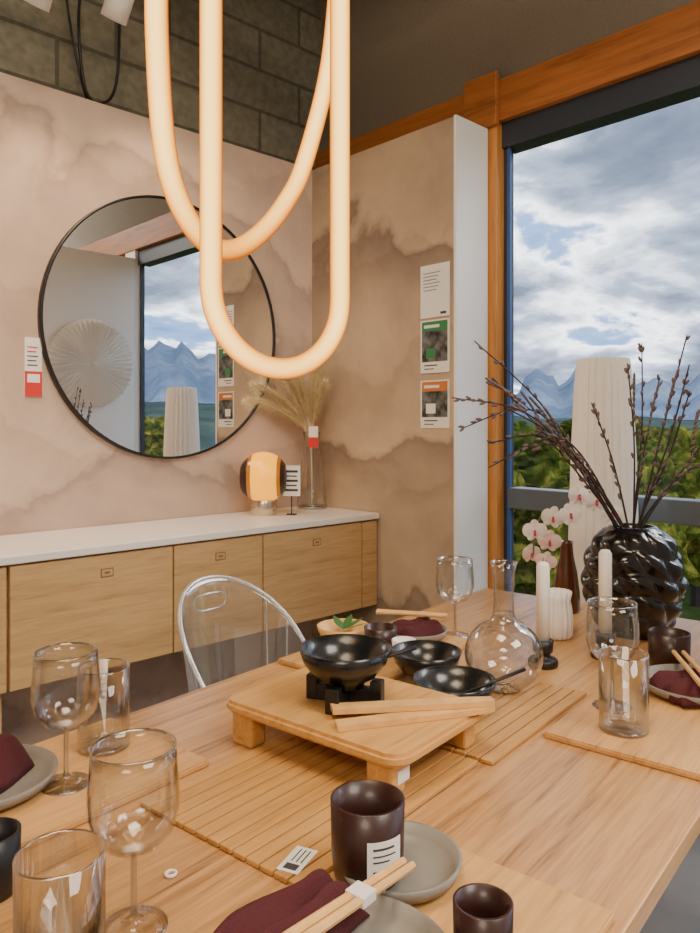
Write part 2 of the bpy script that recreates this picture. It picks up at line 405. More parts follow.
# ---------------------------------------------------------------- serving stand
g=tgrp('wooden_serving_stand',1.005,.80)
rboard('board',.275,.385,.020,.035,M_stand,g,(0,0,.0575),.006)
for i,(a,b,z0) in enumerate(((-.105,-.145,.0085),(-.105,.15,.0),(.105,-.145,.0085),(.105,.145,.0))):
    box('foot_%d'%i,(a,b,(z0+.058)/2),(.035,.05,.058-z0),M_stand,.005,g)
box('stretcher',(0,-.145,.045),(.18,.018,.022),M_stand,.003,g)
box('sticker_side',(-.095,-.1705,.035),(.03,.0006,.02),M_label,0,g)
SZ=TZ+.0778
def bowl(name,u,w,z,r,h,m=M_speck,u2=None):
    t=.004
    return lathe(name,[(0,0),(r*.42,0),(r*.42,.006),(r*.68,h*.28),(r*.9,h*.62),(r,h),(r-t,h),(r*.9-t,h*.62+.002),(r*.66-t,h*.3+.004),(r*.35,.011),(0,.010)],m,56,None,T(u,w,z))
g=tgrp('black_bowl_trivet',.996,.812,SZ,.35)
for i,rz in enumerate((0,pi/2)):
    box('bar_%d'%i,(0,0,.014),(.135,.022,.028),M_black,.002,g,rz)
    for sgn in (-1,1):
        box('tab_%d_%d'%(i,sgn),((.058*sgn) if i==0 else 0,(.058*sgn) if i else 0,.021),(.020,.024,.042),M_black,.002,g,rz)
bowl('black_glazed_bowl',.996,.812,SZ+.0285,.080,.065)
bowl('black_glazed_bowl',1.35,.875,SM,.076,.062)
bowl('black_glazed_bowl',1.237,.738,SM,.080,.060)
def spoon(u,w,z,rot,tilt,L=.15):
    g=empty('black_spoon',T(u,w,z),ANG+rot)
    bm=bmesh.new(); addtube(bm,[(0,0,0),(L*.5,0,math.sin(tilt)*L*.5),(L,0,math.sin(tilt)*L)],[.0035,.003,.004],8)
    addell(bm,(-.012,0,-.002),(1,0,.1),.024,.012); finish('spoon_body',bm,M_black,True,g)
spoon(.985,.80,SZ+.058,-.85,.32,.12)
spoon(1.235,.735,SM+.025,-.75,.35,.14)
g=tgrp('wooden_tongs',1.015,.680,SZ,-.70)
def arm(nm,dy,z):
    bm=bmesh.new(); N=12; A=[];
    for k in range(N+1):
        t=k/N; x=-.135+.27*t; wd=.014 if t<.8 else .014-.004*(t-.8)/.2; y=dy*(1-t)
        A.append([bm.verts.new((x,y-wd,z+0)),bm.verts.new((x,y+wd,z+0)),bm.verts.new((x,y+wd,z+.009)),bm.verts.new((x,y-wd,z+.009))])
    for P,Q in zip(A,A[1:]):
        for k in range(4): bm.faces.new((P[k],P[(k+1)%4],Q[(k+1)%4],Q[k]))
    bm.faces.new(A[0]); bm.faces.new(A[-1]); finish(nm,bm,M_stick,False,g)
arm('arm_lower',-.026,.0005); arm('arm_upper',.018,.0105)
box('hinge',(.125,0,.010),(.02,.018,.0185),M_stick,.002,g)

# ---------------------------------------------------------------- glassware
def wineglass(u,w,z,s=1.0):
    g=tgrp('wine_glass',u,w,z)
    lathe('glass_body',[(0,0),(.036,0),(.0365,.0015),(.02,.004),(.006,.009),(.0037,.02),(.0035,.07),(.0045,.084),(.012,.0885),(.031,.095),(.044,.110),(.0495,.132),(.0495,.15),(.047,.18),(.0455,.2*s),(.0443,.2*s),(.0458,.18),(.0482,.15),(.0482,.133),(.043,.112),(.030,.0975),(.012,.091),(0,.09)],M_glass,56,g)
    lathe('rim',[(.0440,.1995),(.0455,.2018),(.0464,.2),(.0455,.198)],M_rim,56,g)
    lathe('foot_rim',[(.0345,.0008),(.0368,.0002),(.0368,.0020),(.0345,.0026)],M_rim,56,g)
    lathe('stem',[(.0033,.012),(.0033,.085)],M_rim,16,g)
wineglass(.608,1.04,MZ)
wineglass(.490,.700,TZ)
wineglass(1.698,1.011,TZ)
wineglass(1.435,.505,MZ)
def tumbler(u,w,z):
    g=tgrp('glass_tumbler',u,w,z)
    lathe('glass_body',[(0,0),(.041,0),(.0425,.003),(.0425,.135),(.0412,.135),(.0412,.008),(0,.007)],M_glass,48,g)
    lathe('rim',[(.0410,.134),(.0419,.1365),(.0428,.134)],M_rim,48,g)
    lathe('base_ring',[(.036,.0005),(.0425,.002),(.0425,.006),(.036,.0075)],M_rim,48,g)
tumbler(.719,1.112,MZ)
tumbler(.390,.678,TZ)
tumbler(1.342,.452,MZ)
pr=[(0,0),(.03,0)]
for k in range(1,15):
    a=-pi/2+.4+(pi-.4-.36)*k/14; pr.append((.080*math.cos(a),.073+.080*math.sin(a)*.93))
pr+=[(.0215,.157),(.0205,.19),(.0225,.235),(.027,.262)]
inn=[(max(r-.0015,0),z) for r,z in reversed(pr[1:])]
g=tgrp('glass_carafe',1.395,.715,SM)
lathe('flask',pr+inn+[(0,.003)],M_glass,64,g)
lathe('rim',[(.0252,.261),(.0265,.2645),(.0280,.262)],M_rim,48,g)
lathe('neck_collar',[(.0215,.153),(.0232,.156),(.0215,.160)],M_rim,48,g)
lathe('base_ring',[(.026,.0005),(.032,.0008),(.034,.004),(.026,.004)],M_rim,48,g)

# ---------------------------------------------------------------- crockery
def plate(name,u,w,z,r):
    lathe(name,[(0,0),(r*.58,0),(r*.62,.002),(r*.92,.008),(r,.024),(r-.004,.0245),(r*.9,.012),(r*.6,.0065),(0,.006)],M_plate,64,None,T(u,w,z))
plate('grey_plate',.52,1.12,MZ,.105)
plate('grey_plate',.563,.455,MZ,.105)
plate('grey_saucer',.738,.520,MZ,.078)
plate('grey_plate',1.615,.40,MZ,.108)
plate('grey_plate',1.585,1.062,MZ,.084)
def cup(name,u,w,z,r,h,lab=None,m=None):
    g=tgrp(name,u,w,z); m=m or M_brown
    lathe('body',[(0,0),(r*.84,0),(r*.9,.004),(r*.97,h*.3),(r,h),(r-.0035,h+.0005),(r*.93,h*.5),(r*.85,.009),(0,.008)],m,56,g)
    if lab is not None:
        for nm,z0,z1,a0,a1,off,mm in (('label',.12*h,.68*h,-.50,.50,.0006,M_label),('ink_a',.57*h,.60*h,-.35,.25,.001,M_ink),('ink_b',.49*h,.51*h,-.35,.3,.001,M_ink),('ink_d',.42*h,.44*h,-.35,.1,.001,M_ink),('ink_c',.18*h,.32*h,-.35,-.1,.001,M_ink)):
            bm=bmesh.new(); P=[]
            for k in range(9):
                a=lab+a0+(a1-a0)*k/8; P.append([bm.verts.new(((r+off)*math.cos(a),(r+off)*math.sin(a),zz)) for zz in (z0,z1)])
            for A,B in zip(P,P[1:]): bm.faces.new((A[0],B[0],B[1],A[1]))
            finish(nm,bm,mm,True,g)
cup('brown_mug',.705,.540,MZ+.0070,.0445,.092,-2.0)
cup('brown_cup',.662,.362,MZ,.030,.068)
cup('brown_cup',1.785,.498,TZ,.046,.08)
cup('black_cup',.42,.885,TZ,.034,.072,None,M_black)
def napkin(u,w,z,L,W,H,rot,seed):
    bm=bmesh.new(); nx,ny=44,36; V=[]
    for i in range(nx+1):
        row=[]
        for j in range(ny+1):
            a=i/nx*2-1; b=j/ny*2-1
            wid=W/2*(1+.18*math.sin(3*a+seed))*(1-.10*abs(a))
            x=a*L/2*(1+.08*noise.noise(Vector((b*3,seed,0)))); y=b*wid+.010*math.sin(2.2*a+seed)
            prof=max(0,1-abs(b)**5)
            rid=((b*1.4+.35*a+.25*math.sin(2*a+seed)+seed)%1)
            step=min(1,(1-rid)*5) if rid>.8 else 1
            zz=H*prof*(.42+.45*rid*step+.16*noise.noise(Vector((a*2,b*3,seed))))
            zz*=(1-abs(a)**8*.6)
            row.append(bm.verts.new((x,y,max(zz,0))))
        V.append(row)
    bot=[[bm.verts.new((v.co.x*.98,v.co.y*.98,-.0002)) for v in row] for row in V]
    for i in range(nx):
        for j in range(ny):
            bm.faces.new((V[i][j],V[i+1][j],V[i+1][j+1],V[i][j+1])); bm.faces.new((bot[i][j],bot[i][j+1],bot[i+1][j+1],bot[i+1][j]))
    for i in range(nx):
        bm.faces.new((V[i][0],bot[i][0],bot[i+1][0],V[i+1][0])); bm.faces.new((V[i][ny],V[i+1][ny],bot[i+1][ny],bot[i][ny]))
    for j in range(ny):
        bm.faces.new((V[0][j],V[0][j+1],bot[0][j+1],bot[0][j])); bm.faces.new((V[nx][j],bot[nx][j],bot[nx][j+1],V[nx][j+1]))
    finish('maroon_napkin',bm,M_nap,True,None,T(u,w,z),(0,0,ANG+rot))
napkin(.505,1.130,MZ+.008,.165,.12,.080,.35,1)
napkin(.540,.525,MZ+.012,.19,.10,.060,.10,2.2)
napkin(1.60,.385,MZ+.008,.18,.13,.05,-.6,3.1)
napkin(1.585,1.062,MZ+.008,.13,.10,.05,-.2,4.5)
def chopsticks(a,b,z,sep=.014,band=True,z2=None):
    g=empty('chopsticks'); z2=z if z2 is None else z2
    A=Vector(T(*a,z)); B=Vector(T(*b,z2)); d=(B-A).normalized(); s=Vector((-d.y,d.x,0))
    for i,k in enumerate((-1,1)):
        bm=bmesh.new(); addtube(bm,[A+s*k*sep*.5,B+s*k*sep*.45],[.0055,.0045],8); finish('stick_%d'%i,bm,M_stick,False,g)
    if band:
        m=A.lerp(B,.55); bm=bmesh.new()
        addbox(bm,(0,0,0),(.022,sep+.011,.0115),.001); finish('paper_band',bm,M_top,False,g,m,(0,0,math.atan2(d.y,d.x)))
chopsticks((.505,.478),(.700,.478),MZ+.062,.014,True,MZ+.046)
chopsticks((1.50,.345),(1.70,.455),MZ+.052,.022,False)
chopsticks((1.56,1.165),(1.640,1.00),MZ+.055,.014,False)

g=tgrp('wooden_bowl',1.440,1.180,MZ)
lathe('body',[(0,0),(.03,0),(.055,.012),(.066,.042),(.062,.042),(.05,.016),(0,.008)],M_stick,48,g)
bm=bmesh.new()
for a,l in ((.3,.06),(1.2,.05),(-.5,.055),(-1.3,.07)):
    v=[bm.verts.new((0,0,.03))]; n=6
    Lf=[bm.verts.new((l*k/n*math.cos(a)-.011*math.sin(pi*k/n)*math.sin(a),l*k/n*math.sin(a)+.011*math.sin(pi*k/n)*math.cos(a),.032+.024*k/n)) for k in range(1,n)]
    Rt=[bm.verts.new((l*k/n*math.cos(a)+.011*math.sin(pi*k/n)*math.sin(a),l*k/n*math.sin(a)-.011*math.sin(pi*k/n)*math.cos(a),.032+.024*k/n)) for k in range(1,n)]
    tip=bm.verts.new((l*math.cos(a),l*math.sin(a),.056))
    bm.faces.new(v+Lf+[tip]+Rt[::-1])
finish('leaves',bm,M_leaf,False,g)
lathe('dark_cup',[(0,0),(.034,0),(.040,.06),(.037,.06),(.031,.006),(0,.005)],M_brown,40,None,T(1.435,1.06,MZ))
lathe('white_votive_cup',[(0,0),(.024,0),(.028,.05),(.025,.05),(.021,.006),(0,.005)],M_candle,40,None,T(1.41,.975,MZ))

# ---------------------------------------------------------------- candles
def candle(u,w,hh,z=TZ):
    g=tgrp('taper_candle_in_holder',u,w,z)
    lathe('holder',[(0,0),(.032,0),(.034,.004),(.034,.014),(.03,.018),(.018,.02),(.016,.028),(.022,.034),(.024,.060),(.018,.061),(.0165,.04),(0,.04)],M_black,40,g)
    lathe('candle',[(0,.04),(.0155,.04),(.015,hh-.01),(.010,hh-.002),(0,hh)],M_candle,32,g)
    bm=bmesh.new(); addtube(bm,[(0,0,hh-.002),(.001,0,hh+.008)],.001,6); finish('wick',bm,M_ink,True,g)
candle(1.613,.727,.240); candle(1.763,.637,.258)
lathe('ribbed_white_vase',[(0,0),(.030,0),(.038,.01),(.040,.05),(.036,.085),(.033,.10),(.037,.122),(.034,.122),(.030,.10),(.033,.08),(.036,.05),(.03,.01),(0,.006)],M_ribw,96,None,T(1.848,.794),(0,0,0),lambda a,z:1+.045*math.cos(16*a))

# ---------------------------------------------------------------- big black vase + branches
VU,VW=2.02,.655
H=.285
def vmod(a,z):
    t=z/H
    row=t*5.2+.25*math.sin(a*3); i=math.floor(row); f=row-i
    ph=(i%2)*.5
    c=abs(((a/(2*pi)*9+ph+.35*f)%1)-.5)*2
    leaf=(1-c**2)*(math.sin(pi*f**1.5)**.7)
    edge=.0 if t<.03 or t>.97 else 1
    return 1+edge*.13*leaf-.03
pr=[(0,0)]
N=80
for k in range(N+1):
    t=k/N; r=.060+.064*math.sin(pi*min(1,(t*.93+.04)))**.75
    if t>.9: r-=(t-.9)*.1
    pr.append((r,t*H))
rt=pr[-1][0]
pr+=[(rt-.008,H),(rt-.012,H*.9),(.08,H*.5),(.05,.02),(0,.015)]
lathe('black_textured_vase',pr,M_blackgl,200,None,T(VU,VW),(0,0,0),lambda a,z:vmod(a,z))
bm=bmesh.new()
cR=Vector((.724,-.690,0)); cF=Vector((.690,.724,0)); base=Vector(T(VU,VW))
br=[(-.49,-.05,1.38,.1),(-.42,.02,1.535,.05),(-.45,.05,1.30,.16),(-.40,-.08,1.20,.14),(-.36,.08,1.44,.02),(-.30,-.04,1.245,.10),(-.33,.0,1.35,.06),
    (.035,.03,1.53,0),(.13,-.03,1.545,-.02),(.165,.03,1.40,-.02),(.19,-.06,1.30,.02),(-.095,.05,1.37,0),(.10,.07,1.44,0),(.22,.02,1.21,.03),(-.03,-.04,1.47,0),(.15,.0,1.47,-.01),(-.25,.03,1.30,.05),(-.38,.03,1.26,.10)]
for bi,(dx,dz,zt,sag) in enumerate(br):
    p0=base+Vector((0,0,.10))+cR*(-dx*.12)+cF*(-dz*.2)
    p1=base+Vector((0,0,H))+cR*(dx*.10)+cF*(dz*.3)
    p3=base+cR*dx+cF*dz; p3.z=zt
    p2=p1.lerp(p3,.5)+Vector((0,0,sag))
    p2+=Vector((random.uniform(-.02,.02),random.uniform(-.02,.02),random.uniform(-.01,.02)))
    pts=smoothpts([p0,p1,p2,p3],8); n=len(pts)
    addtube(bm,pts,[.0034-.0017*k/n for k in range(n)],6,mi=0)
    for k in range(12,n):
        for q in range(2):
            if random.random()<.62:
                t=(pts[k]-pts[k-1]).normalized(); sd=Vector((random.uniform(-1,1),random.uniform(-1,1),random.uniform(-1,1))); sd=(sd-t*sd.dot(t)).normalized()
                addell(bm,pts[k].lerp(pts[k-1],random.random())+sd*.0055+t*.002,t+sd*.45,.0090,.0042,1,6,5)
    if bi%2==0:
        k=n-8; t=(pts[k]-pts[k-1]).normalized(); e=pts[k]+t*.11+Vector((random.uniform(-.04,.04),random.uniform(-.04,.04),.03))
        q=smoothpts([pts[k],pts[k].lerp(e,.5)+Vector((0,0,.01)),e],5); addtube(bm,q,.0014,5,mi=0)
        for v in q[2:]: addell(bm,v+Vector((0,0,.003)),t,.0090,.0042,1,6,5)
finish('pussy_willow_branches',bm,[M_twig,M_bud],True)

# ---------------------------------------------------------------- orchid bottle
g=tgrp('orchid_in_bottle_vase',2.13,.885)
lathe('bottle',[(0,0),(.036,0),(.04,.006),(.038,.06),(.030,.12),(.020,.165),(.017,.2),(.019,.208),(.016,.208),(.013,.2),(.015,.165),(.025,.12),(.03,.02),(0,.01)],M_vbrown,48,g)
rx,ry=.6266,-.7793
def off(dx,z,d=0): return Vector((rx*dx+.7793*d, ry*dx+.6266*d, z-TZ))
st=bmesh.new()
addtube(st,smoothpts([(0,0,.03),(0,0,.2),off(-.015,1.02),off(-.05,1.055),off(-.09,1.01),off(-.10,.92)],6),.0025,6)
addtube(st,smoothpts([(0,0,.03),(.002,0,.2),off(.0,1.06),off(.03,1.11),off(.09,1.10),off(.14,1.05)],6),.0025,6)
finish('stems',st,M_stem,True,g)
def flower(i,c,s,blush):
    bm=bmesh.new(); c=Vector(c)
    nrm=(Vector((-.7793,-.6266,.10))+Vector((random.uniform(-.35,.35),random.uniform(-.35,.35),random.uniform(-.2,.2)))).normalized()
    a2=Vector((0,0,1)); a2=(a2-nrm*a2.dot(nrm)).normalized(); a1=a2.cross(nrm); ph=random.uniform(-.25,.25)
    # orchid: top sepal, two wide lateral petals, two lower sepals
    for (ang,ln,wd,lift) in ((pi/2,1.0,.40,0),(0.12,1.05,.62,.08),(pi-.12,1.05,.62,.08),(-.95,.95,.36,-.03),(pi+.95,.95,.36,-.03)):
        a=ph+ang; d=a1*math.cos(a)+a2*math.sin(a); e=nrm.cross(d)
        w=s*wd; ring=[]
        cv=bm.verts.new(c+d*s*.5*ln+nrm*s*(.14+lift))
        for q in range(12):
            b=2*pi*q/12; ring.append(bm.verts.new(c+d*s*ln*(.52+.5*math.cos(b))+e*w*math.sin(b)+nrm*s*(lift+.08*math.cos(b)**2-.10*abs(math.sin(b)))))
        for q in range(12): bm.faces.new((cv,ring[q],ring[(q+1)%12]))
    addell(bm,c+nrm*s*.20,nrm,s*.20,s*.12,1)
    addell(bm,c+nrm*s*.22-a2*s*.22,-a2+nrm*.4,s*.24,s*.13,1)
    finish('flower_%d'%i,bm,[M_petalp if blush else M_petal,M_pink],True,g)
fl=[(-.055,.965,0),(-.098,.995,.0),(-.045,1.035,0),(-.105,.925,.02),(.03,1.10,0),(.082,1.085,0),(.135,1.045,.02),(.0,1.045,-.02),(-.065,.905,0)]
for i,(dx,z,d) in enumerate(fl): flower(i,off(dx,z,d-.012),.034 if i not in (3,8) else .030,i in (0,3,8))

# ---------------------------------------------------------------- tall pleated floor lamp by the window
g=empty('pleated_white_floor_lamp',(2.45,1.28,0))
lathe('pleated_shade',[(0,.02),(.120,.02),(.118,.4),(.112,.9),(.104,1.2),(.093,1.45),(.087,1.52),(.084,1.54),(.07,1.54),(.06,1.50),(0,1.50)],M_ribw,208,g,(0,0,0),(0,0,0),lambda a,z:1+.06*(2*abs(((a/(2*pi)*26)%1)-.5)*2-1),False)
lathe('base',[(0,0),(.11,0),(.11,.02),(0,.02)],M_white,48,g)

# ---------------------------------------------------------------- clear armchair
g=tgrp('clear_acrylic_chair',1.535,1.585,0,0)
bm=bmesh.new(); V=[]; na,nz=48,14; rim=[]
def ztop(th): return .455+.375*max(0,math.cos(th*.74))**.8
def shell(th,t):
    zt=ztop(th); z=.43+(zt-.43)*t; r=.175+.03*t
    return Vector((r*1.04*math.sin(th),r*math.cos(th)+.02*t,z))
for i in range(na+1):
    th=-2.1+4.2*i/na; V.append([bm.verts.new(shell(th,j/nz)) for j in range(nz+1)]); rim.append(shell(th,1))
for i in range(na):
    for j in range(nz): bm.faces.new((V[i][j],V[i+1][j],V[i+1][j+1],V[i][j+1]))
o=finish('shell_back',bm,M_acr,True,g); md=o.modifiers.new('s','SOLIDIFY'); md.thickness=.006
bm=bmesh.new(); addtube(bm,rim,.007,8); finish('shell_rim',bm,M_acrrim,True,g)
bm=bmesh.new()
for dth in (-1.5,-1.38,-1.26,-1.1,-.9,.95,1.3):
    addtube(bm,[shell(dth,.1+.88*k/8) for k in range(9)],.0028,6)
addtube(bm,smoothpts([shell(-.25,.88),shell(.25,.88),shell(.25,.78),shell(-.25,.78)],5,True),.003,6,True)
finish('ribs',bm,M_acrrim,True,g)
lathe('seat',[(0,.435),(.17,.435),(.192,.445),(.185,.458),(.15,.45),(0,.445)],M_acr,48,g)
lathe('seat_edge',[(.188,.44),(.196,.447),(.188,.456)],M_acrrim,48,g)
for i,(x,y) in enumerate(((-.13,-.12),(.13,-.12),(-.13,.12),(.13,.12))):
    bm=bmesh.new(); addtube(bm,[(x*1.3,y*1.3,0),(x,y,.437)],[.012,.02],10); finish('leg_%d'%i,bm,M_acrrim,True,g)

# ---------------------------------------------------------------- LED loop pendants
def pend(name,L,Rr,prof,ztop_):
    g=empty(name); L=Vector((*L,0)); Rr=Vector((*Rr,0))
    P=[]
    for s,z in prof:
        q=L.lerp(Rr,s); q.z=z; P.append(q)
    bm=bmesh.new(); addtube(bm,smoothpts(P,6,True),.0162,24,True); finish('led_tube',bm,M_led,True,g)
    m=L.lerp(Rr,.5); bm=bmesh.new(); addtube(bm,[(m.x,m.y,ztop_),(m.x,m.y,3.7)],.002,6); finish('cable',bm,M_black,True,g)
    lathe('canopy',[(0,3.66),(.05,3.66),(.05,3.7)],M_black,32,g,(m.x,m.y,0))
pend('led_loop_pendant',(.517,.930),(.984,1.066),[(0,2.45),(0,2.2),(0,2.0),(0,1.85),(.03,1.70),(.10,1.623),(.22,1.582),(.35,1.587),(.5,1.632),(.64,1.70),(.75,1.778),(.9,1.952),(.97,2.10),(1,2.25),(1,2.45),(.93,2.68),(.75,2.83),(.5,2.88),(.25,2.83),(.07,2.68)],2.88)
st=[(0,1.60),(0,1.54)]
for k in range(13):
    a=pi+pi*k/12; st.append((.5+.5*math.cos(a),1.51+.115*math.sin(a)))
st+=[(1,1.54),(1,1.60),(1,1.8),(1,2.1),(1,2.4),(1,2.55)]
for k in range(13):
    a=pi*k/12; st.append((.5+.5*math.cos(a),2.6+.115*math.sin(a)))
st+=[(0,2.55),(0,2.4),(0,2.1),(0,1.8)]
pend('led_loop_pendant',(.588,.904),(.816,.880),st,2.715)

# ---------------------------------------------------------------- small things on sideboard
g=empty('globe_table_lamp',(1.925,2.555,.925),-.761)
lathe('base',[(0,0),(.054,0),(.056,.003),(.056,.062),(.050,.070),(0,.070)],M_steel,48,g)
def sph(x0,x1,n=10,R=.108):
    return [(math.sqrt(max(R*R-x*x,0)),x) for x in [x0+(x1-x0)*k/n for k in range(n+1)]]
lathe('amber_band',sph(-.045,.062),M_amber,56,g,(0,0,.160),(0,pi/2,0))
lathe('amber_edge',sph(-.062,-.045,4),M_amberdk,56,g,(0,0,.160),(0,pi/2,0))
lathe('dark_cap',[(0,-.100)]+sph(-.095,-.062),M_brown,56,g,(0,0,.160),(0,pi/2,0))
lathe('amber_edge_right',sph(.062,.076,4),M_amberdk,56,g,(0,0,.160),(0,pi/2,0))
lathe('dark_cap_right',sph(.076,.095)+[(0,.100)],M_brown,56,g,(0,0,.160),(0,pi/2,0))
g=empty('product_tag',(2.01,2.47,.925),-.90)
box('card',(0,0,.145),(.075,.002,.13),M_label,0,g)
for k in range(5): box('line_%d'%k,(0,-.0014,.105+k*.02),(.055-.01*(k%2),.0008,.006 if k%2 else .010),M_ink,0,g)
box('stalk',(0,0,.04),(.004,.004,.08),M_black,0,g)
box('foot',(0,0,.002),(.04,.03,.004),M_black,0,g)
g=empty('pampas_grass_vase',(2.235,2.60,.925))
lathe('glass_vase',[(0,0),(.066,0),(.07,.01),(.062,.12),(.045,.24),(.036,.30),(.040,.35),(.0385,.35),(.0345,.30),(.043,.24),(.06,.12),(.066,.012),(0,.006)],M_glass,48,g)
lathe('vase_rim',[(.0385,.349),(.0395,.352),(.0402,.349)],M_rim,48,g)
lathe('vase_base',[(.05,.0005),(.067,.0005),(.0705,.01),(.066,.012)],M_rim,48,g)
box('tag',(-.03,-.045,.33),(.045,.002,.10),M_red,0,g,-.76)
box('tag_white',(-.0305,-.0465,.352),(.043,.002,.05),M_label,0,g,-.76)
bm=bmesh.new(); hb=bmesh.new()
for (dx,dz,zt) in ((-.33,.0,.57),(-.25,.03,.62),(-.20,-.04,.53),(-.10,.02,.66),(.04,-.05,.66),(.06,-.12,.58),(-.05,-.06,.60),(-.38,.0,.50),(-.15,-.03,.68),(-.28,-.06,.50),(0,-.02,.70)):
    e=cR*dx+cF*dz*.3+Vector((-.02,-.02,0)); e.z=zt; e.x=min(e.x,.06); e.y=min(e.y,.07)
    pts=smoothpts([(0,0,.02),(dx*.05,0,.32),(e.x*.45,e.y*.45,.32+(zt-.32)*.65),e],8); n=len(pts)
    addtube(bm,pts,.0018,5)
    for k in range(int(n*.50),n):
        t=(pts[k]-pts[k-1]).normalized(); f=(k-n*.50)/(n*.50); wd=math.sin(pi*min(.97,f*.85+.12))
        for q in range(60):
            d=Vector((random.gauss(0,1),random.gauss(0,1),random.gauss(0,1))).normalized()
            p=pts[k].lerp(pts[k-1],random.random()); tip=p+(t*.8+d*.85).normalized()*random.uniform(.03,.07)*(.35+.8*wd)
            tip.z-=.008; s=(t.cross(d)).normalized()*.0010
            tip.x=min(tip.x,.088); tip.y=min(tip.y,.1)
            hb.faces.new((hb.verts.new(p-s),hb.verts.new(p+s),hb.verts.new(tip)))
finish('stems',bm,M_pampas,True,g)
me=bpy.data.meshes.new('plumes'); hb.to_mesh(me); hb.free(); me.materials.append(M_pampas); o=bpy.data.objects.new('plumes',me); place(o,g)

# ---------------------------------------------------------------- ceiling track & spots
g=empty('ceiling_track_spotlights')
wbox('track',-1.5,1.6,2.42,2.45,3.02,3.05,M_white,parent=g)
for i,x in enumerate((-1.2,.2,1.4)): wbox('rod_%d'%i,x-.006,x+.006,2.43,2.442,3.05,3.7,M_black,parent=g)
HZ={-.6:2.775,.2:2.74,.93:2.72,1.20:2.775}
for i,x in enumerate((-.6,.2,.93,1.20)):
    wbox('arm_%d'%i,x-.008,x+.008,2.427,2.443,HZ[x]+.03,3.02,M_white,parent=g)
    lathe('head_%d'%i,[(0,.07),(.042,.07),(.045,.06),(.045,-.06),(.040,-.06),(.036,-.03),(0,-.03)],M_white,32,g,(x,2.42,HZ[x]),(.5,0,.25))
tube('hanging_cables',[(1.30,2.86,3.3),(1.25,2.86,2.95),(1.27,2.86,2.66),(1.33,2.86,2.60),(1.40,2.86,2.68),(1.42,2.86,2.95),(1.42,2.88,3.6)],.006,M_black)
tube('hanging_cables',[(1.22,2.88,3.6),(1.20,2.88,3.1),(1.25,2.88,2.75),(1.31,2.88,2.56)],.005,M_black)
wbox('trim_ceiling_duct',1.4,1.6,-.5,2.9,3.15,3.3,M_white)

# ---------------------------------------------------------------- outside
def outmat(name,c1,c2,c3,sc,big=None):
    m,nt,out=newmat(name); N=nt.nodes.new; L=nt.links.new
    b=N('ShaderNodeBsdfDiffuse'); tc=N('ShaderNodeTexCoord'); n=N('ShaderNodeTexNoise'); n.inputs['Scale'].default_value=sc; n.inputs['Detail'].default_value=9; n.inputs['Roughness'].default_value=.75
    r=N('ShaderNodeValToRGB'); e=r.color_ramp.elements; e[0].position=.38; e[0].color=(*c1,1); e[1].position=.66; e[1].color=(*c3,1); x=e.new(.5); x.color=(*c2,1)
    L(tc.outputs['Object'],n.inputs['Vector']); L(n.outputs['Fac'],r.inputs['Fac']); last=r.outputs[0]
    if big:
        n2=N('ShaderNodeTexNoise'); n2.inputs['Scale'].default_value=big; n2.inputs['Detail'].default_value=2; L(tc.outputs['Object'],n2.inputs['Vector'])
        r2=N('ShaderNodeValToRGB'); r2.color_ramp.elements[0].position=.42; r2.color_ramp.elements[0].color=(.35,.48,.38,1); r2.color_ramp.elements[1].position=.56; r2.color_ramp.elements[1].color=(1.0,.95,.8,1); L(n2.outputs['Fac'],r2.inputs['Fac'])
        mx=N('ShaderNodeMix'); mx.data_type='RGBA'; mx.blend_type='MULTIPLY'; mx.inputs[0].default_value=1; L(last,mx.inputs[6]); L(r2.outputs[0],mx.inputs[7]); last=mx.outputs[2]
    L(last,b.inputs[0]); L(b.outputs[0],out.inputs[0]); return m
M_mtn=outmat('mountain_haze_blue',(.11,.16,.24),(.16,.22,.31),(.28,.34,.42),.012)  # aerial haze is mixed into these blue-grey base colours
M_hill=outmat('hill_green',(.030,.052,.055),(.05,.08,.075),(.10,.13,.10),.03)
M_grass=outmat('grass',(.03,.06,.015),(.06,.10,.025),(.13,.15,.06),.08)
M_tree=outmat('foliage',(.010,.022,.006),(.10,.12,.018),(.46,.39,.08),2.2,.09)
wbox('ground_outside',3.0,1200,-1200,1200,-4.2,-4,M_grass)
def ridge(name,r0,r1,hf,m,rough):
    bm=bmesh.new(); na=420; nr=14; V=[]
    for i in range(na+1):
        a=math.radians(-86+172*i/na); row=[]
        for j in range(nr+1):
            t=j/nr; r=r0+(r1-r0)*t; h=hf(math.degrees(a))*r1
            nz=noise.fractal(Vector((a*12,t*4,r1*.01)),1,2,6)
            z=-4+(h+4)*(t**1.15)+nz*h*rough*math.sin(pi*min(1,t*1.0))+ (nz*h*rough*.4 if j==nr else 0)
            row.append(bm.verts.new((r*math.cos(a),r*math.sin(a),z)))
        V.append(row)
    for i in range(na):
        for j in range(nr): bm.faces.new((V[i][j],V[i+1][j],V[i+1][j+1],V[i][j+1]))
    finish(name,bm,m,True)
def hf(a):
    G=lambda c,s:math.exp(-((a-c)/s)**2)
    return .046+.018*G(32.4,1.1)+.012*G(30,2.0)+.008*G(26,2)+.010*G(22,2.5)+.060*G(-60,7)+.02*G(-42,10)+.020*noise.fractal(Vector((a*.6,2,0)),1,2,7)
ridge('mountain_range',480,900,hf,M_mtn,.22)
ridge('hill_range',150,380,lambda a:.014+.012*noise.noise(Vector((a*.12,5,0)))+.02*math.exp(-((a+55)/14)**2),M_hill,.3)
bm=bmesh.new()
